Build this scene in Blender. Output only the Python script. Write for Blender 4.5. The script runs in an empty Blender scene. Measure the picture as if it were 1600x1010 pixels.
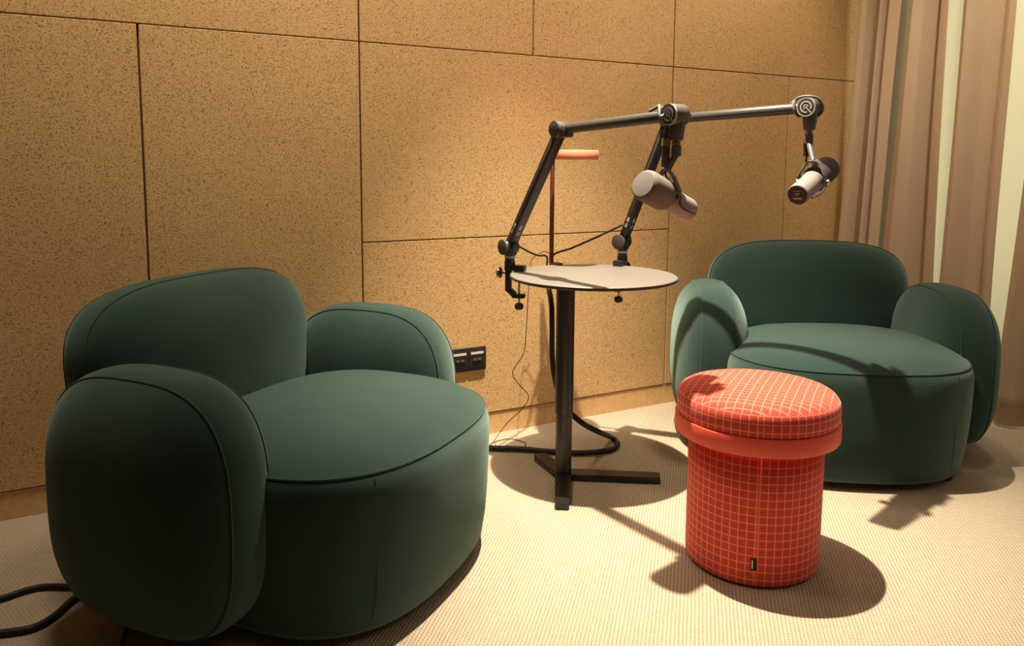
import bpy, bmesh, math, random
import numpy as np
from mathutils import Vector, Matrix
random.seed(4)
A = np.array
PI = math.pi
SC = bpy.context.scene
COL = SC.collection

# ------------------------------------------------------------------ camera
CAM_POS = A([0.0, -2.3229, 0.926])
F_PX, PP_Y = 1230.2, 393.96
YAW, PITCH, ROLL = 0.4994, -0.1134, 0.0062
def cam_axes():
    cy, sy, cp, spn = math.cos(YAW), math.sin(YAW), math.cos(PITCH), math.sin(PITCH)
    f = A([sy*cp, cy*cp, spn]); r = A([cy, -sy, 0.]); u = np.cross(r, f)
    cr, sr = math.cos(ROLL), math.sin(ROLL)
    return cr*r+sr*u, -sr*r+cr*u, f
RX, UX, FX = cam_axes()
cd = bpy.data.cameras.new('camera'); cam = bpy.data.objects.new('camera', cd); COL.objects.link(cam)
cd.sensor_width = 36; cd.lens = 36*F_PX/1600; cd.shift_y = -(505-PP_Y)/1600; cd.clip_start = .05
M = Matrix(((RX[0], UX[0], -FX[0], CAM_POS[0]), (RX[1], UX[1], -FX[1], CAM_POS[1]), (RX[2], UX[2], -FX[2], CAM_POS[2]), (0, 0, 0, 1)))
cam.matrix_world = M
SC.camera = cam

# ------------------------------------------------------------------ world, exposure, lights
SC.view_settings.view_transform = 'Standard'; SC.view_settings.look = 'None'
SC.view_settings.exposure = 0.0; SC.view_settings.gamma = 1.0; SC.view_settings.use_curve_mapping = False
w = bpy.data.worlds.new('world'); SC.world = w; w.use_nodes = True
w.node_tree.nodes['Background'].inputs[0].default_value = (.92, .90, .80, 1)
w.node_tree.nodes['Background'].inputs[1].default_value = 1.0
KEY = (1.138, -0.631, 2.62)
def spot(name, loc, to, power, size, blend, radius, color):
    l = bpy.data.lights.new(name, 'SPOT'); l.energy = power; l.spot_size = math.radians(size); l.spot_blend = blend
    l.shadow_soft_size = radius; l.color = color
    o = bpy.data.objects.new(name, l); COL.objects.link(o); o.location = loc
    o.rotation_euler = (Vector(to)-Vector(loc)).to_track_quat('-Z', 'Y').to_euler(); return o
def area(name, loc, to, power, sx, sy, color):
    l = bpy.data.lights.new(name, 'AREA'); l.energy = power; l.shape = 'RECTANGLE'; l.size = sx; l.size_y = sy; l.color = color
    o = bpy.data.objects.new(name, l); COL.objects.link(o); o.location = loc
    o.rotation_euler = (Vector(to)-Vector(loc)).to_track_quat('-Z', 'Y').to_euler(); return o
WARM = (1.0, .83, .62)
spot('key_spot', KEY, (1.34, -0.79, 0), 800, 57, 1.0, .018, WARM)
spot('wall_spot_left', (0.10, -0.42, 2.62), (0.20, 0, 1.05), 100, 98, 1.0, .20, WARM)
spot('wall_spot_middle', (1.14, -0.42, 2.62), (1.14, 0, 1.05), 84, 92, 1.0, .20, WARM)
spot('wall_spot_right', (2.2, -0.42, 2.62), (2.15, 0, 1.15), 80, 92, 1.0, .20, WARM)
spot('curtain_fill', (2.3, -1.05, 2.62), (2.95, -0.75, 1.2), 80, 62, 1.0, .08, WARM)  # added fill to brighten the drapes, no known fixture behind it
area('front_fill_light', (1.7, -2.3, 2.66), (1.5, -1.2, 0.2), 8.5, 1.6, 1.2, WARM)  # added soft fill, not a real panel; lifts the stool and chair fronts
area('window_light', (3.35, -1.1, 1.3), (0, -1.2, 1.0), 22, 1.8, 1.9, (1.0, .98, .80))

# ------------------------------------------------------------------ helpers
def ray_at(px, py, d):
    """a world point at depth d behind photo pixel (px,py): used only to read positions off the photograph"""
    return CAM_POS + (FX + (px-800)/F_PX*RX - (py-PP_Y)/F_PX*UX)*d
def on_floor(px, py, z=0.0):
    v = FX + (px-800)/F_PX*RX - (py-PP_Y)/F_PX*UX
    return CAM_POS + v*(z-CAM_POS[2])/v[2]

def tag(o, label=None, cat=None, group=None, kind=None):
    if label: o['label'] = label
    if cat: o['category'] = cat
    if group: o['group'] = group
    if kind: o['kind'] = kind
    return o
def empty(name, loc=(0, 0, 0), rz=0., label=None, cat=None, group=None):
    o = bpy.data.objects.new(name, None); COL.objects.link(o); o.location = loc; o.rotation_euler = (0, 0, rz)
    o.empty_display_size = .05
    return tag(o, label, cat, group)
def world_of(o):
    m = Matrix.Identity(4)
    while o is not None:
        m = Matrix.Translation(o.location) @ o.rotation_euler.to_matrix().to_4x4() @ m; o = o.parent
    return m
def mesh(name, parts, mat, parent=None, smooth=True, local=False, uv=None, auto=None):
    """parts: list of (verts Nx3, faces). World coordinates unless local."""
    V = []; Fc = []; n = 0
    for v, f in parts:
        V.append(np.asarray(v, float)); Fc += [tuple(int(i)+n for i in q) for q in f]; n += len(v)
    V = np.concatenate(V)
    if parent is not None and not local:
        mi = world_of(parent).inverted(); R = A([list(r[:3]) for r in mi])[:3]; t = A([mi[i][3] for i in range(3)])
        V = V @ R.T + t
    me = bpy.data.meshes.new(name); me.from_pydata(V.tolist(), [], Fc); me.validate(); me.update()
    bm = bmesh.new(); bm.from_mesh(me); bmesh.ops.remove_doubles(bm, verts=bm.verts, dist=1e-6)
    bmesh.ops.recalc_face_normals(bm, faces=bm.faces)
    if smooth:
        for f in bm.faces: f.smooth = True
        for e in bm.edges:
            if len(e.link_faces) == 2 and e.calc_face_angle(0) > math.radians(auto or 38): e.smooth = False
    bm.to_mesh(me); bm.free()
    me.materials.append(mat)
    o = bpy.data.objects.new(name, me); COL.objects.link(o)
    if parent is not None: o.parent = parent
    return o
def grid_faces(nu, nv, closed_u=True):
    F = []
    for j in range(nv-1):
        for i in range(nu if closed_u else nu-1):
            a = j*nu+i; b = j*nu+(i+1) % nu; F.append((a, b, b+nu, a+nu))
    return F
def basis(axis):
    a = A(axis, float); a /= np.linalg.norm(a); h = A([0, 0, 1.]) if abs(a[2]) < .9 else A([1., 0, 0])
    u = np.cross(h, a); u /= np.linalg.norm(u); return u, np.cross(a, u), a
def lathe(prof, origin=(0, 0, 0), axis=(0, 0, 1), n=48, cap=True):
    """prof: (r, h) list along axis"""
    u, v, a = basis(axis); th = np.linspace(0, 2*PI, n, endpoint=False); V = []
    for r, h in prof:
        for t in th: V.append(A(origin)+u*r*math.cos(t)+v*r*math.sin(t)+a*h)
    F = grid_faces(n, len(prof)); m = len(prof)
    if cap:
        F.append(tuple(range(n))[::-1]); F.append(tuple((m-1)*n+i for i in range(n)))
    return A(V), F
def cyl(p, q, r, r2=None, n=32, bev=0.0):
    p, q = A(p, float), A(q, float); L = np.linalg.norm(q-p); r2 = r if r2 is None else r2
    if bev: prof = [(r-bev, 0), (r-bev*.3, bev*.3), (r, bev), (r2, L-bev), (r2-bev*.3, L-bev*.3), (r2-bev, L)]
    else: prof = [(r, 0), (r2, L)]
    return lathe(prof, p, q-p, n)
def smooth_path(pts, k=8):
    P = [A(p, float) for p in pts]; out = []
    P = [2*P[0]-P[1]]+P+[2*P[-1]-P[-2]]
    for i in range(1, len(P)-2):
        for j in range(k):
            t = j/k; a, b, c_, d = P[i-1:i+3]
            out.append(.5*((2*b)+(c_-a)*t+(2*a-5*b+4*c_-d)*t*t+(3*b-a-3*c_+d)*t**3))
    out.append(P[-2]); return out
def tube(pts, r, n=10, k=8, smooth=True):
    P = smooth_path(pts, k) if smooth else [A(p, float) for p in pts]
    V = []; prev = None
    for i, p in enumerate(P):
        t = P[min(i+1, len(P)-1)]-P[max(i-1, 0)]; t = t/(np.linalg.norm(t)+1e-12)
        if prev is None: u, v, _ = basis(t)
        else:
            u = prev-t*np.dot(prev, t); u /= np.linalg.norm(u); v = np.cross(t, u)
        prev = u
        for a in np.linspace(0, 2*PI, n, endpoint=False): V.append(p+r*(u*math.cos(a)+v*math.sin(a)))
    F = grid_faces(n, len(P)); F.append(tuple(range(n))[::-1]); F.append(tuple((len(P)-1)*n+i for i in range(n)))
    return A(V), F
def box(center, size, ax=None, bev=0.0, seg=2):
    """bevelled box; ax = 3 axis vectors"""
    bm = bmesh.new(); bmesh.ops.create_cube(bm, size=1.0)
    for v in bm.verts: v.co = Vector((v.co.x*size[0], v.co.y*size[1], v.co.z*size[2]))
    if bev: bmesh.ops.bevel(bm, geom=list(bm.edges), offset=bev, segments=seg, profile=.5, affect='EDGES')
    bm.verts.index_update()
    V = A([list(v.co) for v in bm.verts]); F = [tuple(v.index for v in f.verts) for f in bm.faces]; bm.free()
    if ax is not None: V = V @ A(ax)
    return V+A(center), F
def bar(p, q, wd, th, wdir, bev=.002):
    p, q = A(p, float), A(q, float); a = q-p; L = np.linalg.norm(a); a = a/L
    wv = A(wdir, float); wv = wv-a*np.dot(wv, a); wv /= np.linalg.norm(wv); t = np.cross(a, wv)
    return box((p+q)/2, (L, wd, th), (a, wv, t), bev)
def prism(outline, origin, u, v, nrm, depth):
    """extrude a 2-D outline (list of (x,y)) lying on u,v by depth along nrm"""
    o, u, v, nrm = A(origin, float), A(u, float), A(v, float), A(nrm, float)
    b = [o+u*x+v*y for x, y in outline]; t = [p+nrm*depth for p in b]; n = len(b)
    F = [tuple(range(n))[::-1], tuple(range(n, 2*n))]+[(i, (i+1) % n, n+(i+1) % n, n+i) for i in range(n)]
    return A(b+t), F
def ring_strip(ri, ro, origin, u, v, nrm, depth, a0=0., a1=2*PI, n=40, sx=1.):
    """flat ring or arc with thickness"""
    o, u, v, nrm = A(origin, float), A(u, float), A(v, float), A(nrm, float)
    full = abs(a1-a0-2*PI) < 1e-6; th = np.linspace(a0, a1, n, endpoint=not full); V = []
    for t in th:
        for r, d in ((ri, 0), (ro, 0), (ro, depth), (ri, depth)):
            V.append(o+u*r*math.cos(t)*sx+v*r*math.sin(t)+nrm*d)
    m = len(th); F = []
    for i in range(m if full else m-1):
        j = (i+1) % m
        for k in range(4): F.append((i*4+k, i*4+(k+1) % 4, j*4+(k+1) % 4, j*4+k))
    if not full: F += [(0, 1, 2, 3), ((m-1)*4+3, (m-1)*4+2, (m-1)*4+1, (m-1)*4)]
    return A(V), F
def sp(v, e): return np.sign(v)*np.abs(v)**e

# ------------------------------------------------------------------ materials
def new_mat(name, color=(.5, .5, .5), rough=.5, metal=0., sheen=0., spec=.5):
    m = bpy.data.materials.new(name); m.use_nodes = True; b = m.node_tree.nodes['Principled BSDF']
    b.inputs['Base Color'].default_value = (*color, 1); b.inputs['Roughness'].default_value = rough
    b.inputs['Metallic'].default_value = metal; b.inputs['Sheen Weight'].default_value = sheen
    b.inputs['Specular IOR Level'].default_value = spec
    return m
def nd(m, t, **kw):
    n = m.node_tree.nodes.new(t)
    for k, v in kw.items(): setattr(n, k, v)
    return n
def lk(m, a, b): m.node_tree.links.new(a, b)
def coords(m, scale=(1, 1, 1), rot=(0, 0, 0), kind='Object'):
    tc = nd(m, 'ShaderNodeTexCoord'); mp = nd(m, 'ShaderNodeMapping'); mp.inputs['Scale'].default_value = scale
    mp.inputs['Rotation'].default_value = rot; lk(m, tc.outputs[kind], mp.inputs['Vector']); return mp.outputs[0]
def noise(m, vec, scale, detail=3, rough=.5, dist=0.):
    n = nd(m, 'ShaderNodeTexNoise'); n.inputs['Scale'].default_value = scale; n.inputs['Detail'].default_value = detail
    n.inputs['Roughness'].default_value = rough; n.inputs['Distortion'].default_value = dist; lk(m, vec, n.inputs['Vector']); return n.outputs['Fac']
def ramp(m, fac, stops):
    r = nd(m, 'ShaderNodeValToRGB'); e = r.color_ramp.elements
    while len(e) < len(stops): e.new(.5)
    for i, (p, c_) in enumerate(stops): e[i].position = p; e[i].color = (*c_, 1) if len(c_) == 3 else c_
    lk(m, fac, r.inputs[0]); return r.outputs[0]
def bump(m, h, strength, dist, prev=None):
    b = nd(m, 'ShaderNodeBump'); b.inputs['Strength'].default_value = strength; b.inputs['Distance'].default_value = dist
    lk(m, h, b.inputs['Height'])
    if prev: lk(m, prev, b.inputs['Normal'])
    lk(m, b.outputs[0], m.node_tree.nodes['Principled BSDF'].inputs['Normal']); return b.outputs[0]
def math_(m, op, a, b=None, c=None):
    n = nd(m, 'ShaderNodeMath', operation=op)
    for i, x in enumerate((a, b, c)):
        if x is None: continue
        if isinstance(x, (int, float)): n.inputs[i].default_value = x
        else: lk(m, x, n.inputs[i])
    return n.outputs[0]
def bc(m): return m.node_tree.nodes['Principled BSDF'].inputs['Base Color']

def plaster():
    m = new_mat('rough_tan_plaster', rough=.9, spec=.2); v = coords(m)
    # short worm-like pits: ridges of a noise, broken up by a second noise
    n1 = noise(m, v, 120, 1.5, .55, 1.4)
    ridge = math_(m, 'ABSOLUTE', math_(m, 'SUBTRACT', n1, .5))
    pit = ramp(m, ridge, [(.012, (0, 0, 0)), (.042, (1, 1, 1))])
    n2 = noise(m, v, 175, 1.5, .5, .3)
    gate = ramp(m, n2, [(.46, (1, 1, 1)), (.54, (0, 0, 0))])
    pits = math_(m, 'MAXIMUM', pit, gate)
    big = noise(m, v, 2.2, 3, .5); grain = noise(m, v, 320, 2, .6)
    c1 = ramp(m, big, [(.3, (.80, .53, .25)), (.7, (.86, .585, .285))])
    c2 = nd(m, 'ShaderNodeMix', data_type='RGBA', blend_type='MULTIPLY'); c2.inputs[0].default_value = 1
    lk(m, c1, c2.inputs[6]); lk(m, ramp(m, pits, [(0, (.42, .34, .24)), (1, (1, 1, 1))]), c2.inputs[7])
    c3 = nd(m, 'ShaderNodeMix', data_type='RGBA', blend_type='MULTIPLY'); c3.inputs[0].default_value = 1
    lk(m, c2.outputs[2], c3.inputs[6]); lk(m, ramp(m, grain, [(.3, (.86, .85, .83)), (.7, (1, 1, 1))]), c3.inputs[7])
    lk(m, c3.outputs[2], bc(m))
    h = math_(m, 'ADD', pits, math_(m, 'MULTIPLY', grain, .6)); bump(m, h, .7, .0025)
    return m
def carpet():
    m = new_mat('ribbed_beige_carpet', rough=.95, sheen=.15, spec=.1)
    v = coords(m, rot=(0, 0, math.radians(42)))
    wob = noise(m, v, 30, 2, .5); sep = nd(m, 'ShaderNodeSeparateXYZ'); lk(m, v, sep.inputs[0])
    x = math_(m, 'ADD', sep.outputs[0], math_(m, 'MULTIPLY', wob, .0028))
    rib = math_(m, 'SINE', math_(m, 'MULTIPLY', x, 2*PI/.0078))
    rib01 = math_(m, 'MULTIPLY_ADD', rib, .5, .5)
    row = math_(m, 'FLOOR', math_(m, 'DIVIDE', x, .0078))
    y = math_(m, 'ADD', sep.outputs[1], math_(m, 'MULTIPLY', math_(m, 'FRACT', math_(m, 'MULTIPLY', row, .5)), .009))
    kn = math_(m, 'MULTIPLY_ADD', math_(m, 'SINE', math_(m, 'MULTIPLY', y, 2*PI/.009)), .5, .5)
    fine = noise(m, v, 420, 2, .6); mid = noise(m, v, 60, 3, .6)
    h = math_(m, 'ADD', math_(m, 'MULTIPLY', rib01, 1.0), math_(m, 'ADD', math_(m, 'MULTIPLY', kn, .45), math_(m, 'MULTIPLY', fine, .5)))
    col = ramp(m, h, [(.25, (.24, .185, .13)), (.75, (.44, .37, .28)), (1.0, (.53, .45, .345))])
    c2 = nd(m, 'ShaderNodeMix', data_type='RGBA', blend_type='MULTIPLY'); c2.inputs[0].default_value = 1
    lk(m, col, c2.inputs[6]); lk(m, ramp(m, mid, [(.3, (.9, .89, .87)), (.7, (1, 1, 1))]), c2.inputs[7])
    lk(m, c2.outputs[2], bc(m)); bump(m, h, .5, .0022); return m
def wool(name, col, col2, sc=1.):
    m = new_mat(name, rough=.92, sheen=.42, spec=.12); m.node_tree.nodes['Principled BSDF'].inputs['Sheen Roughness'].default_value = .55
    m.node_tree.nodes['Principled BSDF'].inputs['Sheen Tint'].default_value = (.62, .92, .82, 1)
    v = coords(m)
    n1 = noise(m, v, 480*sc, 2, .6); n2 = noise(m, v, 7, 3, .5)
    wv = nd(m, 'ShaderNodeTexWave', wave_type='BANDS', bands_direction='Z'); wv.inputs['Scale'].default_value = 130; wv.inputs['Distortion'].default_value = 1.2
    wv.inputs['Detail Scale'].default_value = 40; lk(m, v, wv.inputs['Vector'])
    f = math_(m, 'ADD', math_(m, 'MULTIPLY', n1, .7), math_(m, 'MULTIPLY', n2, .3))
    lk(m, ramp(m, f, [(.3, col), (.7, col2)]), bc(m))
    h = math_(m, 'ADD', n1, math_(m, 'MULTIPLY', wv.outputs['Fac'], .35)); 
    h2 = noise(m, v, 5, 2, .5); nb = bump(m, h2, .25, .012); bump(m, h, .3, .0012, nb); return m
def fabric_plain(name, col, trans=0.):
    m = new_mat(name, col, rough=.9, spec=.1, sheen=.1); v = coords(m)
    n1 = noise(m, v, 500, 2, .6); wv = nd(m, 'ShaderNodeTexWave', wave_type='BANDS', bands_direction='Z')
    wv.inputs['Scale'].default_value = 160; wv.inputs['Distortion'].default_value = 2; lk(m, v, wv.inputs['Vector'])
    f = math_(m, 'ADD', math_(m, 'MULTIPLY', n1, .6), math_(m, 'MULTIPLY', wv.outputs['Fac'], .4))
    lk(m, ramp(m, f, [(.25, tuple(c_*.82 for c_ in col)), (.75, tuple(min(1, c_*1.08) for c_ in col))]), bc(m))
    bump(m, f, .3, .001)
    if trans:
        out = m.node_tree.nodes['Material Output']; b = m.node_tree.nodes['Principled BSDF']
        t = nd(m, 'ShaderNodeBsdfTranslucent'); t.inputs[0].default_value = (*col, 1)
        mx = nd(m, 'ShaderNodeMixShader'); mx.inputs[0].default_value = trans
        lk(m, b.outputs[0], mx.inputs[1]); lk(m, t.outputs[0], mx.inputs[2]); lk(m, mx.outputs[0], out.inputs[0])
    return m
def checked():
    m = new_mat('red_grid_fabric', rough=.85, spec=.15, sheen=.2); uv = coords(m, kind='UV')
    s = nd(m, 'ShaderNodeSeparateXYZ'); lk(m, uv, s.inputs[0]); per, lw = .0182, .0023
    def line(x):
        fr = math_(m, 'FRACT', math_(m, 'DIVIDE', x, per)); return math_(m, 'LESS_THAN', fr, lw/per)
    ln = math_(m, 'MAXIMUM', line(s.outputs[0]), line(s.outputs[1]))
    v = coords(m); n = noise(m, v, 700, 2, .6)
    red = ramp(m, n, [(.3, (.52, .055, .040)), (.7, (.68, .082, .058))])
    mx = nd(m, 'ShaderNodeMix', data_type='RGBA'); lk(m, ln, mx.inputs[0]); lk(m, red, mx.inputs[6]); mx.inputs[7].default_value = (1.0, .24, .15, 1)
    lk(m, mx.outputs[2], bc(m)); bump(m, math_(m, 'ADD', n, math_(m, 'MULTIPLY', ln, .6)), .25, .0008); return m
def worn(name, col, rough, metal=0., spec=.5, sc=200, amt=.12, b=.08):
    m = new_mat(name, col, rough, metal, spec=spec); v = coords(m); n = noise(m, v, sc, 3, .6)
    lk(m, ramp(m, n, [(.3, tuple(c_*(1-amt) for c_ in col)), (.7, tuple(min(1, c_*(1+amt)) for c_ in col))]), bc(m))
    if b: bump(m, n, b, .0005)
    return m
M_PLASTER = plaster(); M_CARPET = carpet()
M_BASE = worn('painted_tan_skirting', (.72, .47, .22), .6, sc=60)
M_BACKING = worn('dark_joint_backing', (.22, .11, .03), .9)
M_CEIL = worn('ceiling_paint', (.62, .55, .45), .9); M_WALLP = worn('side_wall_paint', (.30, .21, .12), .9)
M_GREEN = wool('dark_green_wool', (.010, .027, .0235), (.016, .040, .035)); M_PIPE = wool('green_piping', (.007, .021, .0195), (.011, .031, .028))
M_DRAPE = fabric_plain('beige_drape', (.66, .51, .36)); M_SHEER = fabric_plain('pale_sheer', (.84, .81, .68), .5)
M_CHECK = checked(); M_CORAL = worn('coral_painted_metal', (.90, .115, .075), .42, sc=90, amt=.03, b=.02)
M_LAMPR = worn('lamp_red_paint', (1.0, .30, .20), .45, amt=.03, b=0); M_LAMPD = worn('lamp_post_red', (.10, .018, .012), .5, amt=.05, b=0)
M_TOP = worn('grey_laminate', (.155, .146, .133), .45, sc=400, amt=.05, b=.04); M_EDGE = worn('dark_table_edge', (.045, .04, .036), .5)
M_BLACK = worn('black_powder_coat', (.012, .011, .011), .38, sc=600, amt=.2, b=.06)
M_SATIN = worn('satin_black_metal', (.035, .033, .032), .34, metal=.3, sc=500, b=.03)
M_ARM = worn('arm_charcoal', (.045, .042, .040), .42, sc=300, amt=.15, b=.05); M_JOINT = worn('joint_plastic', (.085, .08, .077), .5, sc=400, amt=.1, b=.05)
M_LOGO = worn('emblem_grey', (.42, .40, .38), .45); M_WHITE = worn('white_print', (.75, .73, .68), .6)
M_CHROME = worn('chrome', (.6, .57, .52), .22, metal=1., b=0); M_GOLD = worn('brass_band', (.62, .48, .28), .28, metal=.9, b=0)
M_MIC = worn('mic_warm_grey', (.25, .235, .222), .5, sc=500, amt=.05, b=.03); M_FOAM = worn('grey_foam', (.165, .150, .138), .95, sc=700, amt=.35, b=.6)
M_MICD = worn('mic_dark', (.035, .028, .026), .7, sc=500, b=.2); M_CABLE = worn('black_braided_cable', (.008, .008, .008), .6, sc=600, b=.3)
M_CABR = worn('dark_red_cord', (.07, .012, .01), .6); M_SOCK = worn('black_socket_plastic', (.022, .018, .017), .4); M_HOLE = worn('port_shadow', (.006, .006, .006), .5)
M_STRAP = worn('grey_cable_tie', (.13, .125, .12), .6); M_GLASS = worn('window_glass', (.7, .8, .75), .1); M_TAG = worn('woven_black_tag', (.012, .012, .012), .8)
g_ = bpy.data.materials.new('lamp_diffuser'); g_.use_nodes = True
gb = g_.node_tree.nodes['Principled BSDF']; gb.inputs['Base Color'].default_value = (.8, .75, .65, 1); gb.inputs['Roughness'].default_value = .4; M_DIFF = g_

# ------------------------------------------------------------------ room shell
X0, X1, Y0, ZC = -2.6, 3.05, -4.4, 2.70
def struct(name, parts, mat, parent=None, smooth=False):
    o = mesh(name, parts, mat, parent, smooth)
    if parent is None: o['kind'] = 'structure'
    return o
struct('floor', [box(((X0+X1)/2, (Y0+.1)/2, -.05), (X1-X0+.4, -Y0+.3, .1))], M_CARPET)
struct('ceiling', [box(((X0+X1)/2, (Y0+.1)/2, ZC+.05), (X1-X0+.4, -Y0+.3, .1))], M_CEIL)
struct('wall_left', [box((X0-.05, Y0/2, ZC/2), (.1, -Y0+.1, ZC))], M_WALLP)
struct('wall_front', [box(((X0+X1)/2, Y0-.05, ZC/2), (X1-X0+.2, .1, ZC))], M_WALLP)
WY0, WY1, WZ0, WZ1 = -2.2, -.25, .12, 2.45
struct('wall_right', [box((X1+.05, (WY1+.05)/2, ZC/2), (.1, .05-WY1, ZC)), box((X1+.05, (Y0+WY0)/2, ZC/2), (.1, WY0-Y0, ZC)),
                      box((X1+.05, (WY0+WY1)/2, WZ0/2), (.1, WY1-WY0, WZ0)), box((X1+.05, (WY0+WY1)/2, (WZ1+ZC)/2), (.1, WY1-WY0, ZC-WZ1))], M_WALLP)
wn = struct('window_1', [box((X1+.05, y, (WZ0+WZ1)/2), (.06, .05, WZ1-WZ0), bev=.004) for y in (WY0+.025, (WY0+WY1)/2, WY1-.025)] +
            [box((X1+.05, (WY0+WY1)/2, z), (.06, WY1-WY0, .05), bev=.004) for z in (WZ0+.025, WZ1-.025)], M_WHITE)
# back wall: backing plus proud plaster panels with recessed joints
wall = struct('wall_back', [box(((X0+X1)/2, .065, ZC/2), (X1-X0, .1, ZC))], M_BACKING)
VX = [-1.65, -1.05, -.451, .1477, .7454, 1.343, 1.9425, 2.548, 3.05]
ZR = [.076, .679, 1.2806, 1.883, 2.485, 2.70]
panels = [(-2.6, -1.65, .076, 1.2806), (-1.65, -1.05, .076, 1.2806), (-1.05, -.451, .076, 1.2806), (-.451, .1477, .076, 1.2806), (.1477, .7454, .076, 1.2806),
          (.7454, 1.9425, .679, 1.2806), (.7454, 1.9425, .076, .679), (1.9425, 2.548, .076, 1.2806), (2.548, 3.05, .076, 1.2806),
          (-2.6, -1.65, 1.2806, 1.883), (-1.65, -.451, 1.2806, 1.883), (-.451, .7454, 1.2806, 1.883), (.7454, 1.343, 1.2806, 1.883), (1.343, 1.9425, 1.2806, 1.883), (1.9425, 3.05, 1.2806, 1.883),
          (-2.6, -1.05, 1.883, 2.70), (-1.05, .1477, 1.883, 2.70), (.1477, 1.343, 1.883, 2.70), (1.343, 2.548, 1.883, 2.70), (2.548, 3.05, 1.883, 2.70)]
for x0, x1, z0, z1 in panels:
    gx, gz = .0026, .0014; pr = random.uniform(-.0007, .0007)
    mesh('wall_panel', [box(((x0+x1)/2, .008+pr/2, (z0+z1)/2), (x1-x0-2*gx, .016-pr, z1-z0-2*gz), bev=.0018, seg=2)], M_PLASTER, wall, smooth=False)
bs = struct('baseboard_back', [box(((X0+X1)/2, .010, .0372), (X1-X0, .012, .0744), bev=.001)], M_BASE)
struct('baseboard_left', [box((X0+.006, Y0/2, .0372), (.012, -Y0-.02, .0744), bev=.001)], M_BASE)

# ceiling downlight above the table (the key light sits in it)
dl = empty('ceiling_downlight', (KEY[0], KEY[1], ZC), label='small round recessed spotlight in the ceiling above the round table', cat='light')
mesh('trim_ring', [ring_strip(.040, .055, (KEY[0], KEY[1], ZC-.012), (1, 0, 0), (0, 1, 0), (0, 0, 1), .0115)], M_WHITE, dl)
mesh('lamp_housing', [ring_strip(.036, .040, (KEY[0], KEY[1], ZC-.05), (1, 0, 0), (0, 1, 0), (0, 0, 1), .0495)], M_BLACK, dl)

# ------------------------------------------------------------------ armchairs
def slab(b, cz, t, n, m, N=112, Mn=41):
    th = np.linspace(0, 2*PI, N, endpoint=False); ph = np.linspace(-PI/2, PI/2, Mn)[1:-1]
    U = sp(np.cos(th), 2/n); Z = sp(np.sin(th), 2/n); V = []
    for f in ph:
        r = abs(math.cos(f))**(2/m); wv = float(sp(A(math.sin(f)), 2/m))
        V += [(wv*t, u*b*r, z*cz*r) for u, z in zip(U, Z)]
    V = [(-t, 0, 0)]+V+[(t, 0, 0)]; nr = len(ph); F = [(0, 1+(i+1) % N, 1+i) for i in range(N)]
    F += [tuple(q+1 for q in f) for f in grid_faces(N, nr)]
    last = 1+(nr-1)*N; F += [(last+i, last+(i+1) % N, 1+nr*N) for i in range(N)]
    return A(V), F
def slab_loop(b, cz, t, n, m, wf, N=96, off=0.0015):
    r = (1-abs(wf)**m)**(1/m); th = np.linspace(0, 2*PI, N+1)
    return [A([wf*t*(1+off*4), u*(b*r+off*.3), z*(cz*r+off*.3)]) for u, z in zip(sp(np.cos(th), 2/n), sp(np.sin(th), 2/n))]
def rz2(P, a, o):
    P = np.asarray(P, float); c_, s_ = math.cos(a), math.sin(a)
    return np.stack([P[:, 0]*c_-P[:, 1]*s_+o[0], P[:, 0]*s_+P[:, 1]*c_+o[1], P[:, 2]+o[2]], 1)
G = dict(ax=.379, ay=-.016, ab=.242, az0=.025, az1=.534, at=.122, toe=.027, bw=.349, bz0=.25, bz1=.652, bt=.115, by=.221, btilt=.102, sw=.362, sf=-.48, sb=.13, sz=.345)
def closed_tube(loop, r, n=8):
    P = [A(p) for p in loop[:-1]]; V = []; m = len(P)
    for i, p in enumerate(P):
        t = P[(i+1) % m]-P[i-1]; t /= np.linalg.norm(t)+1e-12; c_ = p-sum(P)/m; u = np.cross(t, c_); u /= np.linalg.norm(u)+1e-12; v = np.cross(t, u)
        V += [p+r*(u*math.cos(a)+v*math.sin(a)) for a in np.linspace(0, 2*PI, n, endpoint=False)]
    F = []
    for j in range(m):
        for i in range(n):
            a = j*n+i; b = j*n+(i+1) % n; k = ((j+1) % m)
            F.append((a, b, k*n+(i+1) % n, k*n+i))
    return A(V), F
def plan(k, N=112):
    th = np.linspace(0, 2*PI, N, endpoint=False); cy = (G['sf']+G['sb'])/2; hd = (G['sb']-G['sf'])/2
    return sp(np.cos(th), 2/2.65)*G['sw']*k, cy+sp(np.sin(th), 2/2.65)*hd*k
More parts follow.
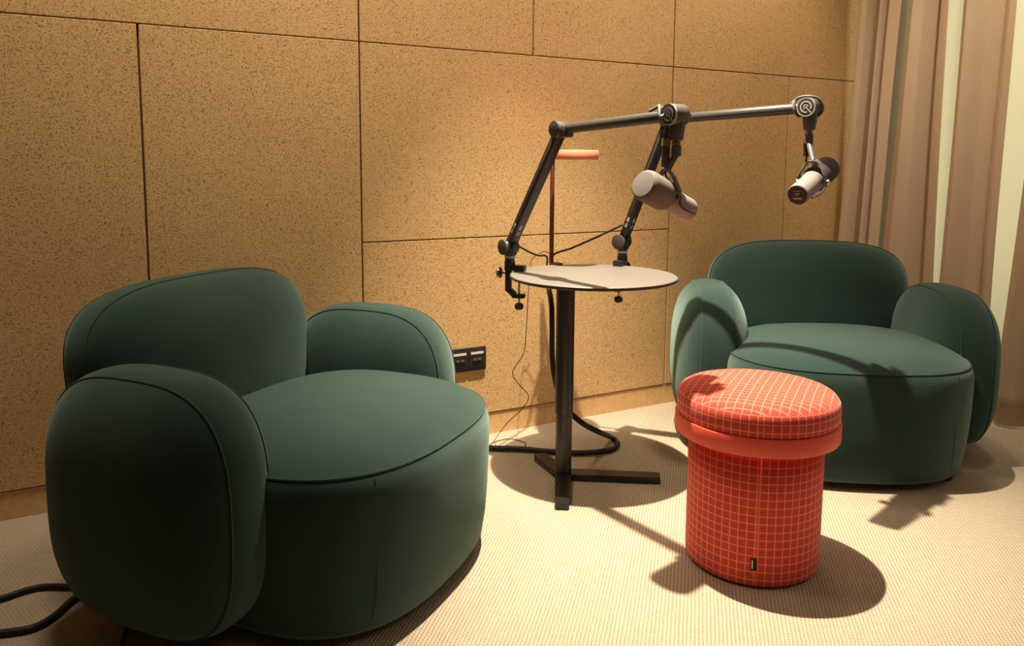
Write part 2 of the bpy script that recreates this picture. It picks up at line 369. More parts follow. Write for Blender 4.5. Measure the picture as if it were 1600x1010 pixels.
def make_armchair(loc, rz, label):
    t = empty('armchair', loc, rz, label, 'armchair', 'dark green rounded armchairs')
    rings = [(.020, .89), (.023, .915), (.04, .950), (.09, .973), (.16, .989), (.22, .997), (.28, 1.0), (.312, .998), (.325, .991), (.336, .980), (G['sz'], .965)]
    V = []
    for z, k in rings:
        x, y = plan(k); V += list(np.stack([x, y, 0*x+z], 1))
    N = 112; F = grid_faces(N, len(rings)); F.append(tuple(range(N))[::-1]); F.append(tuple((len(rings)-1)*N+i for i in range(N)))
    mesh('seat_base', [(A(V), F)], M_GREEN, t, local=True, auto=60)
    # crowned seat cushion on top of the seam
    V = []; ks = [.965, .955, .94, .92, .895, .86, .81, .74, .6, .42, .2]
    for i, k in enumerate(ks):
        x, y = plan(k); z = G['sz']+.036*(1-(k/.965)**6)+.024*(1-(k/.965)**2); V += list(np.stack([x, y, 0*x+z], 1))
    x, y = plan(0); V.append((0, (G['sf']+G['sb'])/2, G['sz']+.060)); F = grid_faces(N, len(ks)); L = (len(ks)-1)*N
    F += [(L+i, L+(i+1) % N, len(V)-1) for i in range(N)]; F.append(tuple(range(N))[::-1])
    s = mesh('seat_cushion', [(A(V), F)], M_GREEN, t, local=True, auto=60)
    x, y = plan(.966); lp = np.stack([x, y, 0*x+G['sz']], 1); mesh('piping', [closed_tube(list(lp)+[lp[0]], .0024)], M_PIPE, s, local=True)
    # vertical front seams
    for xs in (-.25, .25):
        pts = []
        for z, k in rings[2:-1]:
            xx, yy = plan(k); m = yy < (G['sf']+G['sb'])/2; j = np.argmin(np.abs(xx[m]-xs)); pts.append((xs, yy[m][j]-.0004, z))
        mesh('front_seam', [tube(pts, .0008, 6, 3)], M_PIPE, t, local=True)
    hz = (G['az1']-G['az0'])/2
    for sgn in (-1, 1):
        o_ = (sgn*G['ax'], G['ay'], (G['az0']+G['az1'])/2)
        v, f = slab(G['ab'], hz, G['at'], 3.0, 2.55); a = mesh('armrest', [(rz2(v, sgn*G['toe'], o_), f)], M_GREEN, t, local=True)
        for wf in (-.40, .40):
            lp = rz2(slab_loop(G['ab'], hz, G['at'], 3.0, 2.55, wf), sgn*G['toe'], o_)
            mesh('piping', [closed_tube(list(lp), .0022)], M_PIPE, a, local=True)
    hb = (G['bz1']-G['bz0'])/2
    def bk(P):
        P = np.asarray(P); Q = np.stack([P[:, 1], P[:, 0]+P[:, 2]*math.tan(G['btilt']), P[:, 2]], 1); return Q+A([0, G['by'], (G['bz0']+G['bz1'])/2])
    v, f = slab(G['bw'], hb, G['bt'], 3.3, 2.8); b = mesh('backrest', [(bk(v), f)], M_GREEN, t, local=True)
    for wf in (-.20, .5): mesh('piping', [closed_tube(list(bk(slab_loop(G['bw'], hb, G['bt'], 3.3, 2.8, wf))), .0022)], M_PIPE, b, local=True)
    for fx, fy in ((-.20, -.30), (.27, -.33), (-.25, .02), (.25, .02)):
        mesh('foot', [lathe([(.020, 0), (.024, .003), (.024, .022)], (fx, fy, 0), n=20)], M_BLACK, t, local=True)
    return t
make_armchair((.384, -.473, 0), .677, 'dark green rounded armchair at left, its dark outer armrest towards the viewer')
make_armchair((2.166, -.538, 0), -.587, 'dark green rounded armchair in the corner beside the curtains, behind the red stool')

# ------------------------------------------------------------------ stool
SX, SY = 1.351, -1.037
stool = empty('round_stool', (SX, SY, 0), label='round red grid-patterned stool with a wider cushion and coral metal band', cat='stool')
SEAMA = math.atan2(on_floor(1180, 925)[1]-SY, on_floor(1180, 925)[0]-SX)
def uv_lathe(name, prof, mat, parent, n=96, planar=False, rad=.16):
    """lathe with real UV lengths (metres): u = arc length from the seam, v = length along the profile"""
    V = []; F = []; UV = []
    s = [0.]
    for (r0, z0), (r1, z1) in zip(prof, prof[1:]): s.append(s[-1]+math.hypot(r1-r0, z1-z0))
    for r, z in prof:
        for i in range(n+1):
            a = SEAMA+2*PI*i/n; V.append((SX+r*math.cos(a), SY+r*math.sin(a), z))
    for j in range(len(prof)-1):
        for i in range(n):
            a = j*(n+1)+i; q = (a, a+1, a+n+2, a+n+1); F.append(q)
            for k in q:
                jj, ii = divmod(k, n+1)
                if planar: UV.append((V[k][0]*.82+V[k][1]*.57, -V[k][0]*.57+V[k][1]*.82))
                else: UV.append((rad*2*PI*ii/n, s[jj]))
    me = bpy.data.meshes.new(name); loc = parent.location
    me.from_pydata([(v[0]-loc[0], v[1]-loc[1], v[2]-loc[2]) for v in V], [], F); me.update()
    l = me.uv_layers.new(name='UVMap')
    for i, u in enumerate(UV): l.data[i].uv = u
    for p_ in me.polygons: p_.use_smooth = True
    me.materials.append(mat); o = bpy.data.objects.new(name, me); COL.objects.link(o); o.parent = parent; return o
uv_lathe('stool_base', [(.0, .0015), (.13, .0015), (.143, .003), (.149, .008), (.1515, .016), (.152, .03), (.152, .10), (.152, .20), (.152, .309), (.10, .309), (0, .309)], M_CHECK, stool, rad=.1515)
uv_lathe('cushion_side', [(.12, .348), (.176, .348), (.1805, .352), (.182, .36), (.182, .385), (.180, .395), (.1765, .401)], M_CHECK, stool, rad=.1815)
uv_lathe('cushion_top', [(.1765, .401), (.172, .407), (.164, .412), (.150, .416), (.12, .4195), (.08, .4215), (.04, .4225), (.0001, .423)], M_CHECK, stool, planar=True)
mesh('metal_band', [lathe([(.12, .309), (.181, .309), (.184, .3105), (.1848, .313), (.1848, .347), (.184, .3495), (.182, .3505), (.176, .3505), (.176, .349), (.12, .349)], (SX, SY, 0), n=96)], M_CORAL, stool)
for da in (0, .007):
    a = SEAMA+.012+da*1.5; mesh('side_seam', [tube([(SX+.1523*math.cos(a), SY+.1523*math.sin(a), z) for z in (.012, .1, .2, .308)], .0009, 6, 3)], M_CORAL, stool)
a = SEAMA-.035; dn = A([math.cos(a), math.sin(a), 0]); dt = A([-math.sin(a), math.cos(a), 0]); tp = A([SX, SY, .058])+dn*.1532
tg = mesh('fabric_tag', [box(tp, (.013, .0016, .027), (dt, dn, A([0, 0, 1.])), bev=.0004)], M_TAG, stool, smooth=False)
mesh('tag_print', [box(tp+dn*.0010-dt*.0028, (.0028, .0004, .019), (dt, dn, A([0, 0, 1.])))], M_WHITE, tg, smooth=False)

# ------------------------------------------------------------------ table
TX, TY, TZ, TR = 1.298, -.439, .602, .242
pole = on_floor(880, 737, .02)
tb = empty('side_table', (pole[0], pole[1], 0), label='tall black pedestal table with a thin round light grey top', cat='table')
top = mesh('table_top', [lathe([(.05, TZ-.010), (TR-.006, TZ-.010), (TR-.002, TZ-.0085), (TR, TZ-.006), (TR, TZ-.0022), (TR-.0012, TZ-.0008), (TR-.004, TZ), (.1, TZ)], (TX, TY, 0), n=128)], M_TOP, tb)
mesh('table_edge', [lathe([(.05, TZ-.0112), (TR-.004, TZ-.0112), (TR+.0008, TZ-.009), (TR+.0012, TZ-.0062), (TR+.0012, TZ-.0028), (TR-.001, TZ-.0030), (TR-.001, TZ-.0095), (.05, TZ-.0098)], (TX, TY, 0), n=128, cap=False)], M_EDGE, top)
mesh('upper_column', [lathe([(.0255, .20), (.0268, .201), (.0268, TZ-.016), (.045, TZ-.0155), (.045, TZ-.0105)], (pole[0], pole[1], 0), n=48)], M_SATIN, tb)
mesh('lower_column', [lathe([(.0238, .018), (.0238, .215)], (pole[0], pole[1], 0), n=48)], M_SATIN, tb)
mesh('mounting_plate', [box(((TX+pole[0])/2, (TY+pole[1])/2, TZ-.0145), (.20, .09, .004), ((.998, .06, 0), (-.06, .998, 0), (0, 0, 1.)), bev=.001)], M_BLACK, tb)
for px, py in ((878, 787), (1032, 743), (842, 709)):
    e = on_floor(px, py, .02); d = e-pole; d[2] = 0; L = np.linalg.norm(d); d /= L; s_ = A([-d[1], d[0], 0])
    ol = [(-.012, -.024), (L*.6, -.0215), (L-.006, -.0200), (L-.001, -.0165), (L, -.013), (L, .013), (L-.001, .0165), (L-.006, .0200), (L*.6, .0215), (-.012, .024)]
    v, f = prism(ol, (pole[0], pole[1], .003), d, s_, (0, 0, 1), .018)
    lo = v.copy(); n2 = len(ol); c0 = lo[n2:].mean(0)
    lo[n2:, :2] = c0[:2]+(lo[n2:, :2]-c0[:2])*A([.975, .975]); lg = mesh('leg', [(lo, f)], M_BLACK, tb)
    q = pole+d*(L-.03); mesh('glide', [lathe([(.010, 0), (.011, .003)], (q[0], q[1], 0), n=16)], M_BLACK, lg)

# ------------------------------------------------------------------ task lamp on the table
lb = A([1.346, -.262, TZ]); post = on_floor(861.5, 411, TZ)
ld = post-lb; ld[2] = 0; PD = np.linalg.norm(ld); ldn = ld/PD; LR = .0715; HZ = .936; Zv = A([0, 0, 1.]); sdl = np.cross(Zv, ldn)
rd = A([post[0]-TX, post[1]-TY, 0]); rd /= np.linalg.norm(rd); rs = np.cross(Zv, rd); re_ = A([TX, TY, 0])+rd*TR
lamp = empty('desk_lamp', (post[0], post[1], TZ-.03), label='slim red desk lamp with flat round coral head clamped behind the round table', cat='lamp')
mesh('lamp_clamp', [box(re_+rd*(-.004)+Zv*(TZ+.0035), (.036, .022, .0055), (rd, rs, Zv), bev=.0015), box(re_+rd*.010+Zv*(TZ-.012), (.010, .020, .036), (rd, rs, Zv), bev=.0015),
                    box(re_+rd*(-.002)+Zv*(TZ-.030), (.032, .020, .006), (rd, rs, Zv), bev=.0015)], M_LAMPD, lamp)
mesh('clamp_bolt', [cyl(re_-rd*.008+Zv*(TZ-.048), re_-rd*.008+Zv*(TZ-.0125), .0045, n=16)], M_BLACK, lamp)
mesh('lamp_post', [cyl((post[0], post[1], TZ-.025), (post[0], post[1], HZ+.024), .0072, n=24, bev=.001), bar((post[0], post[1], TZ-.004), re_+rd*.006+Zv*(TZ-.004), .014, .014, rs)], M_LAMPD, lamp)
mesh('head_bracket', [bar((post[0], post[1], HZ+.014), (lb[0]+ldn[0]*(LR-.004), lb[1]+ldn[1]*(LR-.004), HZ+.014), .012, .012, sdl)], M_LAMPD, lamp)
hd_ = mesh('lamp_head', [lathe([(LR-.006, HZ), (LR-.001, HZ), (LR+.0005, HZ+.002), (LR+.0005, HZ+.026), (LR-.001, HZ+.0285), (LR*.5, HZ+.0285)], (lb[0], lb[1], 0), n=72)], M_LAMPR, lamp)
mesh('diffuser', [lathe([(LR-.008, HZ-.0008), (LR-.008, HZ+.002)], (lb[0], lb[1], 0), n=48)], M_DIFF, hd_)

# ------------------------------------------------------------------ microphone boom arms
def emblem(parent, c0, nrm, R, mat):
    """round emblem: an open ring with a tail running into a letter R in it"""
    nrm = A(nrm)/np.linalg.norm(nrm); u = np.cross(A([0, 0, 1.]), nrm); u /= np.linalg.norm(u); v = np.cross(nrm, u); dp = .0009
    parts = [ring_strip(R*.80, R, c0, u, v, nrm, dp, a0=math.radians(-25), a1=math.radians(285), n=40)]
    def st(x0, y0, x1, y1, wd=.15*R):
        p, q = A([x0, y0])*R, A([x1, y1])*R; d = q-p; d = d/np.linalg.norm(d); s = A([-d[1], d[0]])*wd/2
        return prism([tuple(p-s), tuple(q-s), tuple(q+s), tuple(p+s)], c0, u, v, nrm, dp)
    parts += [st(-.32, -.45, -.32, .42), st(-.32, .36, .12, .36), st(-.32, -.02, .12, -.02), st(.0, -.05, .42, -.5), st(.36, -.42, .92, -.98, .17*R),
              ring_strip(.13*R, .27*R, c0+u*.12*R+v*.17*R, u, v, nrm, dp, a0=-PI/2, a1=PI/2, n=16)]
    return mesh('emblem', parts, mat, parent, smooth=False)

def boom_arm(Cp, Jp, Ep, az, foot_in, label, dist_knob):
    """Cp lower pivot, Jp elbow, Ep head joint; az the arm's azimuth; foot_in unit vector from the rim to the table centre"""
    Cp, Jp, Ep = A(Cp), A(Jp), A(Ep); a = A([math.cos(az), math.sin(az), 0]); h = A([a[1], -a[0], 0])   # hinge axis
    if h[0] > 0: h = -h                                                                     # towards the camera's left
    Z = A([0, 0, 1.]); fi = A([foot_in[0], foot_in[1], 0]); sd = np.cross(Z, fi)
    foot = A([Cp[0], Cp[1], 0])
    root = empty('microphone_boom_arm', (Cp[0], Cp[1], TZ), label=label, cat='microphone arm', group='microphone arms clamped to the table')
    # C clamp: upper jaw, spine, lower jaw
    zt = TZ+.0005
    cl = mesh('clamp', [box(foot+fi*.018+Z*(zt+.0085), (.062, .030, .017), (fi, sd, Z), bev=.003),
                        box(foot-fi*.0035+Z*(TZ-.026), (.016, .026, .075), (fi, sd, Z), bev=.004),
                        bar(foot-fi*.0035+Z*(TZ-.056), foot+fi*.016+Z*(TZ-.074), .026, .015, sd, .003),
                        box(foot+fi*.029+Z*(TZ-.076), (.038, .024, .013), (fi, sd, Z), bev=.003)], M_BLACK, root)
    sx_ = foot+fi*.030
    mesh('clamp_screw', [cyl(sx_+Z*(TZ-.098), sx_+Z*(TZ-.024), .0032, n=14), cyl(sx_+Z*(TZ-.024), sx_+Z*(TZ-.0118), .011, n=24, bev=.001)], M_CHROME, cl)
    kn = lathe([(.008, 0), (.0125, .003), (.014, .007), (.0135, .016), (.0105, .019), (.005, .021)], sx_+Z*(TZ-.118), (0, 0, 1), n=8)
    mesh('clamp_knob', [kn], M_BLACK, cl)
    # side thumbscrew with a chrome ring
    k0 = foot-fi*.012+Z*(TZ-.008)
    mesh('thumbscrew', [cyl(k0, k0-fi*.022, .0028, n=12), cyl(k0-fi*.014, k0-fi*.026, .0165, n=10, bev=.003)], M_BLACK, cl)
    mesh('chrome_ring', [ring_strip(.0150, .0172, k0-fi*.0185, sd, Z, -fi, .0035)], M_CHROME, cl)
    # swivel stem with pale printed band
    zs = zt+.016
    mesh('swivel_stem', [lathe([(.0155, zs), (.0165, zs+.002), (.0165, zs+.012), (.0145, zs+.014), (.0145, Cp[2]-.006)], foot, n=32)], M_BLACK, root)
    mesh('stem_band', [lathe([(.0158, zs+.0215), (.0158, zs+.029)], foot, n=32)], M_LOGO, root)
    # lower pivot
    pv = mesh('lower_pivot', [cyl(Cp-h*.022, Cp+h*.022, .0215, n=40, bev=.003), box(Cp-Z*.014, (.03, .034, .024), (a, h, Z), bev=.004),
                              box(Cp+a*.020+Z*.006, (.014, .020, .026), (a, h, Z), bev=.003)], M_BLACK, root)
    mesh('pivot_cap', [cyl(Cp+h*.0225, Cp+h*.0295, .0225, n=48, bev=.0015)], M_MICD, pv)
    mesh('cap_rim', [ring_strip(.0213, .0232, Cp+h*.0235, a, Z, h, .0048)], M_JOINT, pv)
    # lower arm: box section channel with a groove along its side
    d = Jp-Cp; L = np.linalg.norm(d); d /= L; up = np.cross(h, d); up = up if up[2] > 0 else -up
    la = mesh('lower_arm', [bar(Cp+d*.012, Jp-d*.010, .030, .024, h, .003)], M_BLACK, root)
    mesh('arm_groove', [bar(Cp+d*.05, Jp-d*.035, .0015, .008, h, .0003)], M_ARM, la)
    o = la.children[0]; o.location = Vector(h*.0155)
    # little printed lines near the foot of the arm, on the side facing out
    lines = []
    for k, (s0, s1, wd) in enumerate(((.055, .060, .011), (.063, .066, .011), (.074, .090, .009))):
        lines.append(box(Cp+d*(s0+s1)/2-up*.0125 if False else Cp+d*(s0+s1)/2+up*(-.0122)+h*.002, (s1-s0, wd, .0006), (d, h, np.cross(d, h))))
    lines2 = [box(Cp+d*(s0+s1)/2+h*.0168, (s1-s0, .0006, wd*.8), (d, h, np.cross(d, h))) for s0, s1, wd in ((.055, .060, .011), (.063, .066, .011), (.074, .088, .009))]
    mesh('printed_lines', lines2+lines, M_LOGO, la, smooth=False)
    # elbow
    el = mesh('elbow_joint', [cyl(Jp-h*.024, Jp+h*.020, .0205, n=40, bev=.003), box(Jp+a*.012-Z*.006, (.042, .040, .034), (a, h, Z), bev=.008)], M_ARM, root)
    mesh('elbow_cap', [cyl(Jp+h*.0205, Jp+h*.0275, .0222, n=48, bev=.002)], M_MICD, el)
    mesh('cap_rim', [ring_strip(.0212, .0230, Jp+h*.0205, a, Z, h, .0045)], M_JOINT, el)
    # upper arm: round tube
    e = Ep-Jp; Le = np.linalg.norm(e); e /= Le
    mesh('upper_arm', [cyl(Jp+e*.018, Ep-e*.012, .0140, n=32, bev=.001)], M_ARM, root)
    # head joint
    hj = mesh('head_joint', [cyl(Ep-h*.022, Ep+h*.022, .0245, n=48, bev=.004), cyl(Ep-Z*.058+h*-.004, Ep-Z*.006+h*-.004, .0150, .0205, n=32, bev=.002),
                             box(Ep-a*.0-h*.016-Z*.004, (.030, .018, .036), (a, h, Z), bev=.004)], M_JOINT, root)
    cp_ = mesh('head_cap', [cyl(Ep+h*.0222, Ep+h*.0262, .0235, n=48, bev=.0012)], M_ARM, hj)
    mesh('cap_rim', [ring_strip(.0222, .0243, Ep+h*.0222, a, Z, h, .0046)], M_LOGO, hj)
    emblem(hj, Ep+h*.0263, h, .0150, M_LOGO)
    mesh('wing_nut', [cyl(Ep-h*.023, Ep-h*.034, .009, n=16, bev=.001), bar(Ep-h*.034-e*.012, Ep-h*.034+e*.012, .006, .008, h, .001)], M_JOINT, hj)
    mesh('brass_adapter', [lathe([(.0100, -.070), (.0122, -.069), (.0122, -.061), (.0100, -.060), (.0100, -.057)], Ep-h*.004, n=24)], M_GOLD, root)
    # cable loop hugging the end of the upper arm
    u_ = np.cross(h, e); lp = [Ep-e*(.040-.002*i)+(u_*math.cos(t)+h*math.sin(t)+0)*.0200 for i, t in enumerate(np.linspace(0, 2*PI*1.0, 13))]
    mesh('cable_tie', [tube(lp, .0040, 8, 4)], M_STRAP, root)
    return root, a, h, e

L1C, L1J, L1E, AZ1 = (1.121, -.256, .674), (1.150, -.490, 1.016), (1.201, -.901, 1.036), 4.836
L2C, L2J, L2E, AZ2 = (1.478, -.316, .677), (1.535, -.475, 1.056), (1.677, -.865, 1.073), 5.06
def inward(c_):
    d = A([TX-c_[0], TY-c_[1]]); return d/np.linalg.norm(d)
def rim(c_, off=.0135):
    d = -inward(c_); return (TX+d[0]*(TR+off), TY+d[1]*(TR+off), c_[2])
arm1, A1, H1, E1v = boom_arm(rim(L1C), L1J, L1E, AZ1, inward(L1C), 'black microphone boom arm clamped to the left rim of the round table', 0)
arm2, A2, H2, E2v = boom_arm(rim(L2C), L2J, L2E, AZ2, inward(L2C), 'black microphone boom arm clamped to the rear rim of the round table', 0)

# ------------------------------------------------------------------ microphones
def microphone(rear, front, hang, label, front_mat, foam, lead, ln):
    """rear, front: centres of the end faces; hang: point the yoke stem hangs from"""
    rear, front, hang = A(rear), A(front), A(hang); d = front-rear; dl = np.linalg.norm(d); d /= dl; ln = ln or dl; rear = front-d*ln
    Z = A([0, 0, 1.]); s = np.cross(d, Z); s /= np.linalg.norm(s); s = s if np.dot(s, CAM_POS-rear) > 0 else -s; up = np.cross(s, d); up = up if up[2] > 0 else -up
    t = empty('microphone', tuple(rear), label=label, cat='microphone', group='broadcast microphones on the boom arms')
    Lb = ln*.50
    mesh('body', [lathe([(.0235, 0), (.0262, .0015), (.0268, .006), (.0268, Lb-.004), (.0255, Lb)], rear, d, 56)], M_MIC, t)
    rp = mesh('rear_plate', [lathe([(.0245, -.0012), (.0245, .0005)], rear, d, 48)], M_MICD, t)
    mesh('rear_print', [box(rear-d*.0014+up*y+s*x, (w_, h_, .0005), (s, up, d)) for x, y, w_, h_ in ((.0, .0105, .021, .0014), (0, .0045, .012, .002), (0, .0005, .010, .0016), (0, -.009, .022, .0045))], M_LOGO, rp, smooth=False)
    mesh('collar', [lathe([(.0272, Lb-.012), (.0285, Lb-.010), (.0285, Lb-.002), (.0272, Lb)], rear, d, 56)], M_MIC, t)
    cd_ = mesh('collar_print', [prism([(-.0013, -.001), (.0013, -.001), (.0013, .001), (-.0013, .001)], rear+d*(Lb-.006)+(up*math.cos(q)+s*math.sin(q))*.0284, d, s*math.cos(q)-up*math.sin(q), up*math.cos(q)+s*math.sin(q), .0004) for q in (-.35, -.2, -.05, .1, .25)], M_MICD, t, smooth=False)
    mesh('inner_grille', [lathe([(.022, Lb), (.022, ln-.03)], rear, d, 40)], M_MICD, t)
    f0 = Lb+.004
    if foam: pf = [(.026, f0), (.034, f0+.003), (.0365, f0+.010), (.0365, ln-.014), (.0345, ln-.006), (.030, ln-.001), (.024, ln)]
    else: pf = [(.024, f0), (.031, f0+.002), (.0335, f0+.010), (.0335, ln-.006), (.0325, ln-.002), (.030, ln)]
    mesh('windscreen', [lathe(pf, rear, d, 56)], front_mat, t)
    # yoke
    mid = rear+d*(Lb+.002 if foam else Lb-.004)
    apex = mid+up*.062+ (0 if True else 0)
    hb_ = mid+Z*(.060 if foam else .054)
    path = [mid+s*.0335-up*.004, mid+s*.0335+up*.018, hb_*.75+(mid+up*.0)*.25+s*.022, hb_+s*.010, hb_-s*.010, hb_*.75+mid*.25-s*.022, mid-s*.0335+up*.018, mid-s*.0335-up*.004]
    yk = []
    for p, q in zip(path, path[1:]): yk.append(bar(p-(q-p)*.04, q+(q-p)*.04, .016, .0036, d, .0008))
    y = mesh('yoke', yk, M_JOINT, t)
    for sg in (-1, 1):
        k = mid+s*sg*.034-up*.001; mesh('yoke_knob', [cyl(k, k+s*sg*.009, .0075, n=18, bev=.001)], M_CHROME if not foam else M_JOINT, y)
    mesh('yoke_stem', [cyl(hb_-Z*.002, hang-Z*.018, .0075, n=20), cyl(hang-Z*.024, hang, .0115, n=24, bev=.001)], M_JOINT, y)
    # cable plug hanging beside the stem and its lead to the body
    pl = hang+lead; 
    pg = mesh('cable_plug', [cyl(pl-Z*.052, pl-Z*.004, .0095, n=24, bev=.001), cyl(pl+Z*.014, pl+Z*.036, .0085, .0055, n=24)], M_MICD, t)
    mesh('plug_band', [cyl(pl-Z*.004, pl+Z*.014, .0099, n=24)], M_GOLD, pg)
    mesh('lead', [tube([pl-Z*.050, pl-Z*.075+s*.004, mid+s*.030+up*.018, mid+s*.035-d*.02-up*.015, rear+d*.015+s*.030-up*.012], .0024, 8, 6)], M_MICD, t)
    return t
m1f = ray_at(1004, 287, 1.765); m1r = ray_at(1081, 331, 1.885)
E1 = A(L1E); E2 = A(L2E)
mc1 = (m1f+m1r)/2
microphone(m1r, m1f, E1-H1*.004-A([0, 0, .070]), 'grey foam-covered microphone on the left boom arm, foam end towards the viewer', M_FOAM, True, H1*.020-E1v*.014+A([0, 0, .004]), .178)
m2r = ray_at(1246, 305, 1.965); m2f = ray_at(1293, 263, 2.105)
microphone(m2r, m2f, E2-H2*.004-A([0, 0, .070]), 'grey microphone on the right boom arm, its round rear end towards the viewer', M_MICD, False, -H2*.016-E2v*.010-A([0, 0, .004]), None)
# light grey cable draped over the left head joint down to its plug
p_ = E1-H1*.004-A([0, 0, .070])+H1*.020-E1v*.014
cb = mesh('microphone_cable', [tube([E1-E1v*.085+A([0, 0, .017]), E1-E1v*.066+A([0, 0, .022]), E1-E1v*.046+A([0, 0, .025])+H1*.008, E1-E1v*.030+A([0, 0, .019])+H1*.024, E1-E1v*.018+A([0, 0, -.004])+H1*.033, p_+A([0, 0, .070])+H1*.004, p_+A([0, 0, .036])], .0038, 10, 8)], M_STRAP)
tag(cb, 'light grey cable looped over the head joint of the left boom arm', 'cable', 'cables on the boom arms')
p2_ = E2-H2*.004-A([0, 0, .070])-H2*.016-E2v*.010
cb = mesh('microphone_cable', [tube([E2-E2v*.050+A([0, 0, .014]), E2-E2v*.030+A([0, 0, .028]), E2+A([0, 0, .029]), E2+E2v*.022+A([0, 0, .018])-H2*.01, E2+E2v*.026-A([0, 0, .012])-H2*.018, p2_+A([0, 0, .032])], .0034, 10, 8)], M_STRAP)
tag(cb, 'grey cable arched over the head joint of the right boom arm', 'cable', 'cables on the boom arms')

# ------------------------------------------------------------------ cables
def cable(pts, r, mat, label, n=10, name='cable', grp=None):
    o = mesh(name, [tube(pts, r, n, 8)], mat); return tag(o, label, 'cable', grp)
def fl(px, py, z): return on_floor(px, py, z)
r1 = A(rim(L1C)); r2 = A(rim(L2C))
gather = A([post[0]+.014, post[1]+.045, TZ+.006])
d2 = A(L2J)-A(L2C); d2 /= np.linalg.norm(d2); q0 = r1-H1*.026+A([0, 0, .004]); q1 = gather+A([-.004, .0, .008])
cable([q0, q0*.66+q1*.34-A([0, 0, .006]), q0*.33+q1*.67-A([0, 0, .007]), q1, gather+A([-.008, 0, -.045])], .0030, M_CABLE, 'thin black cable from the left boom arm foot to the rear of the table')
q0 = A(L2C)+d2*.060-H2*.0145-A2*.022; q1 = gather+A([.020, .0, .012])
cable([q0, q0*.62+q1*.38+A([0, 0, -.003]), q0*.28+q1*.72-A([0, 0, .003]), q1, gather+A([.010, .0, -.045])], .0034, M_CABLE, 'thin black cable from the rear boom arm foot to the lamp')
cable([gather+A([.0, .0, -.048]), gather+A([-.001, .0, -.075]), ray_at(862, 480, 2.47), ray_at(863, 560, 2.47), ray_at(869, 600, 2.47), ray_at(880, 628, 2.45), ray_at(893, 647, 2.43), ray_at(912, 663, 2.41),
       ray_at(935, 675, 2.39), fl(957, 685, .011), fl(965, 695, .011), fl(950, 704, .011), fl(905, 708, .011), fl(860, 706, .011), fl(815, 702, .011), fl(766, 700, .011), fl(735, 694, .011), fl(700, 690, .011)],
      .0085, M_CABLE, 'thick black braided cable hose looping on the carpet behind the table column', n=12)
cable([A([post[0], post[1]+.010, TZ+.03]), A([post[0]-.012, post[1]+.03, TZ+.034]), A([post[0]-.045, post[1]+.05, TZ+.008]), ray_at(830, 425, 2.52), ray_at(826, 450, 2.50), ray_at(822, 520, 2.47), ray_at(818, 553, 2.46), ray_at(801, 582, 2.45), ray_at(812, 602, 2.45), ray_at(826, 620, 2.45), ray_at(815, 640, 2.45), ray_at(792, 662, 2.42), fl(772, 689, .003),
       fl(766, 697, .003), fl(770, 692, .003), fl(795, 686, .003), fl(820, 692, .003), fl(816, 700, .003), fl(790, 700, .003), fl(770, 697, .004)], .0013, M_CABR, 'hair-thin dark red lamp cord winding down the wall beside the socket', n=8)
cable([fl(-60, 950, .008), fl(0, 936, .008), fl(40, 923, .008), fl(70, 917, .008), fl(110, 917, .008), fl(150, 915, .008), fl(220, 905, .008)], .0062, M_CABLE, 'upper black cable on the carpet running behind the left armchair', name='floor_cable')
cable([fl(-60, 997, .008), fl(0, 990, .008), fl(50, 982, .008), fl(85, 963, .008), fl(115, 937, .008), fl(150, 920, .008), fl(220, 915, .008)], .0072, M_CABLE, 'lower, thicker black cable on the carpet running behind the left armchair', name='floor_cable')
cable([fl(203, 960, .008), fl(197, 982, .008), fl(190, 1008, .008), fl(182, 1050, .008)], .0045, M_CABLE, 'short black cable coming out from under the left armchair', name='floor_cable')

# ------------------------------------------------------------------ wall socket
SXr, SZ0, SZ1 = 1.1655, .233, .3115
so = empty('wall_socket', (SXr-.066, -.001, (SZ0+SZ1)/2), label='black double network socket on the tan wall beside the left armchair', cat='socket')
zc = (SZ0+SZ1)/2
mesh('frame', [box((SXr-.066, -.003, zc), (.134, .010, SZ1-SZ0), bev=.0015)], M_SOCK, so)
for i in range(2):
    cx = SXr-.0345-i*.063
    md = mesh('module', [box((cx, -.0095, zc-.001), (.056, .004, SZ1-SZ0-.018), bev=.001)], M_SOCK, so)
    mesh('label_strip', [box((cx, -.0118, zc+.0215), (.046, .0012, .0080))], M_WHITE, md, smooth=False)
    mesh('port_recess', [box((cx, -.0117, zc-.004), (.034, .0012, .013))], M_HOLE, md, smooth=False)
    for s_ in (-1, 1): mesh('port_cover', [box((cx+s_*.0085, -.0130, zc-.001), (.013, .004, .0085), bev=.001)], M_JOINT, md)
    mesh('port_shade', [box((cx, -.0125, zc-.0135), (.040, .0014, .0015))], M_HOLE, md, smooth=False)

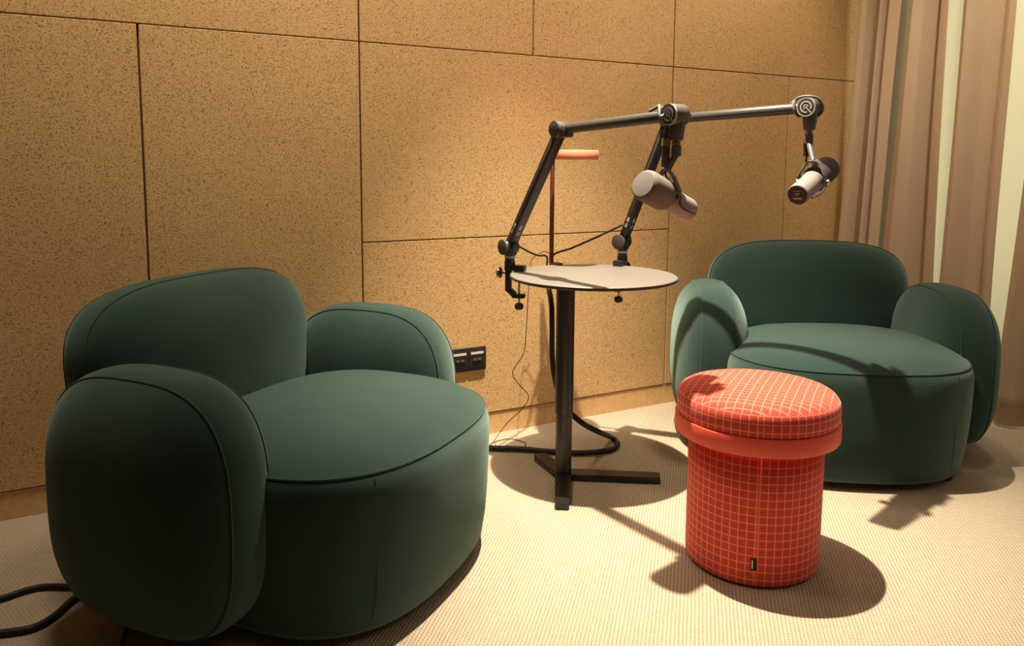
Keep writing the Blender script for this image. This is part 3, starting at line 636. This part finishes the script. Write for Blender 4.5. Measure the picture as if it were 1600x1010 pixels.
# ------------------------------------------------------------------ curtains
def drape(name, top, bot, z_top, z_bot, xmid, folds, mat, label, cat='curtain', group=None, tk=.0016, amp=.030, nz=26, curl=None, phase=0.):
    """top/bot = (y_left, y_right) at z 1.4 and z .35 (extrapolated); folds = list of (s, x offset) knots across the width"""
    ns = 90; V = []
    S = np.linspace(0, 1, ns); kn = A(folds); 
    prof = np.interp(S, kn[:, 0], kn[:, 1]); ker = np.hanning(9); ker /= ker.sum(); prof = np.convolve(np.pad(prof, 4, mode='edge'), ker, 'valid')*1.25
    for j in range(nz):
        z = z_bot+(z_top-z_bot)*j/(nz-1); q = (z-.35)/1.05
        yl = bot[0]+(top[0]-bot[0])*q; yr = bot[1]+(top[1]-bot[1])*q
        wob = .004*math.sin(3.1*z+phase)
        for s, p in zip(S, prof):
            V.append((xmid+p*(1.0-.12*math.sin(2.2*z+phase+3*s))+wob*.6, yl+(yr-yl)*s+wob*math.sin(5*s+z), z))
    F = grid_faces(ns, nz, False); V = A(V)
    me_f = mesh(name, [(V, F)], mat, smooth=True, auto=80)
    sm = me_f.modifiers.new('thickness', 'SOLIDIFY'); sm.thickness = tk; sm.offset = 0
    return tag(me_f, label, cat, group)
GRP = 'beige drape strips at the window'
drape('curtain', (-.072, -.252), (-.012, -.205), 2.62, .012, 2.86, [(0, .06), (.04, .0), (.12, -.03), (.26, -.025), (.40, .04), (.47, .045), (.52, -.0), (.60, -.02), (.66, .015), (.70, .03), (.76, -.01), (.9, -.004), (1, .0)], M_DRAPE,
      'beige drape strip closest to the tan wall, with tight folds', group=GRP)
drape('curtain', (-.288, -.455), (-.226, -.464), 2.62, .012, 2.86, [(0, .004), (.06, -.0), (.25, -.03), (.5, -.02), (.62, .04), (.70, .05), (.76, .012), (.9, .004), (1, .0)], M_DRAPE,
      'beige drape strip second from the tan wall, behind the corner armchair', group=GRP, phase=1.)
drape('curtain', (-.508, -.700), (-.486, -.690), 2.62, .012, 2.86, [(0, .004), (.05, -.0), (.16, -.02), (.28, -.005), (.42, .02), (.62, .03), (.72, .04), (.78, .008), (.9, -.008), (1, .0)], M_DRAPE,
      'beige drape strip third from the tan wall, the widest of those fully in view', group=GRP, phase=2.)
drape('curtain', (-.800, -1.10), (-.742, -1.06), 2.62, .012, 2.86, [(0, .0), (.04, -.01), (.12, -.03), (.25, -.02), (.4, .03), (.55, -.03), (.7, .03), (.85, -.03), (1, .02)], M_DRAPE,
      'beige drape strip at the right edge of the view, nearly touching the carpet', group=GRP, phase=3.)
drape('curtain', (-1.18, -1.42), (-1.16, -1.40), 2.62, .012, 2.875, [(0, .03), (.1, -.03), (.3, .03), (.5, -.03), (.7, .03), (.9, -.03), (1, .02)], M_DRAPE,
      'beige drape strip outside the frame to the right', group=GRP, phase=4.)
kn = [(0, 0)]+[(s, (.014 if i % 2 else -.014)) for i, s in enumerate(np.linspace(.03, .97, 24))]+[(1, 0)]
drape('sheer_curtain', (-.12, -1.75), (-.10, -1.75), 2.62, .105, 2.945, kn, M_SHEER, 'pale sheer curtain hanging behind the beige drapes, ending above the floor', tk=.0006)
rl = empty('curtain_rail', (2.9, -.95, 2.65), label='white ceiling track that the curtains hang from', cat='curtain rail')
mesh('track', [box((2.9, -.95, 2.66), (.14, 1.85, .06), bev=.004)], M_WHITE, rl)
cable([A([2.88, -.70, .06]), A([2.875, -.745, .052]), A([2.87, -.775, .050])], .0022, M_WHITE, 'short white pull cord just below the sheer curtain hem', name='pull_cord')
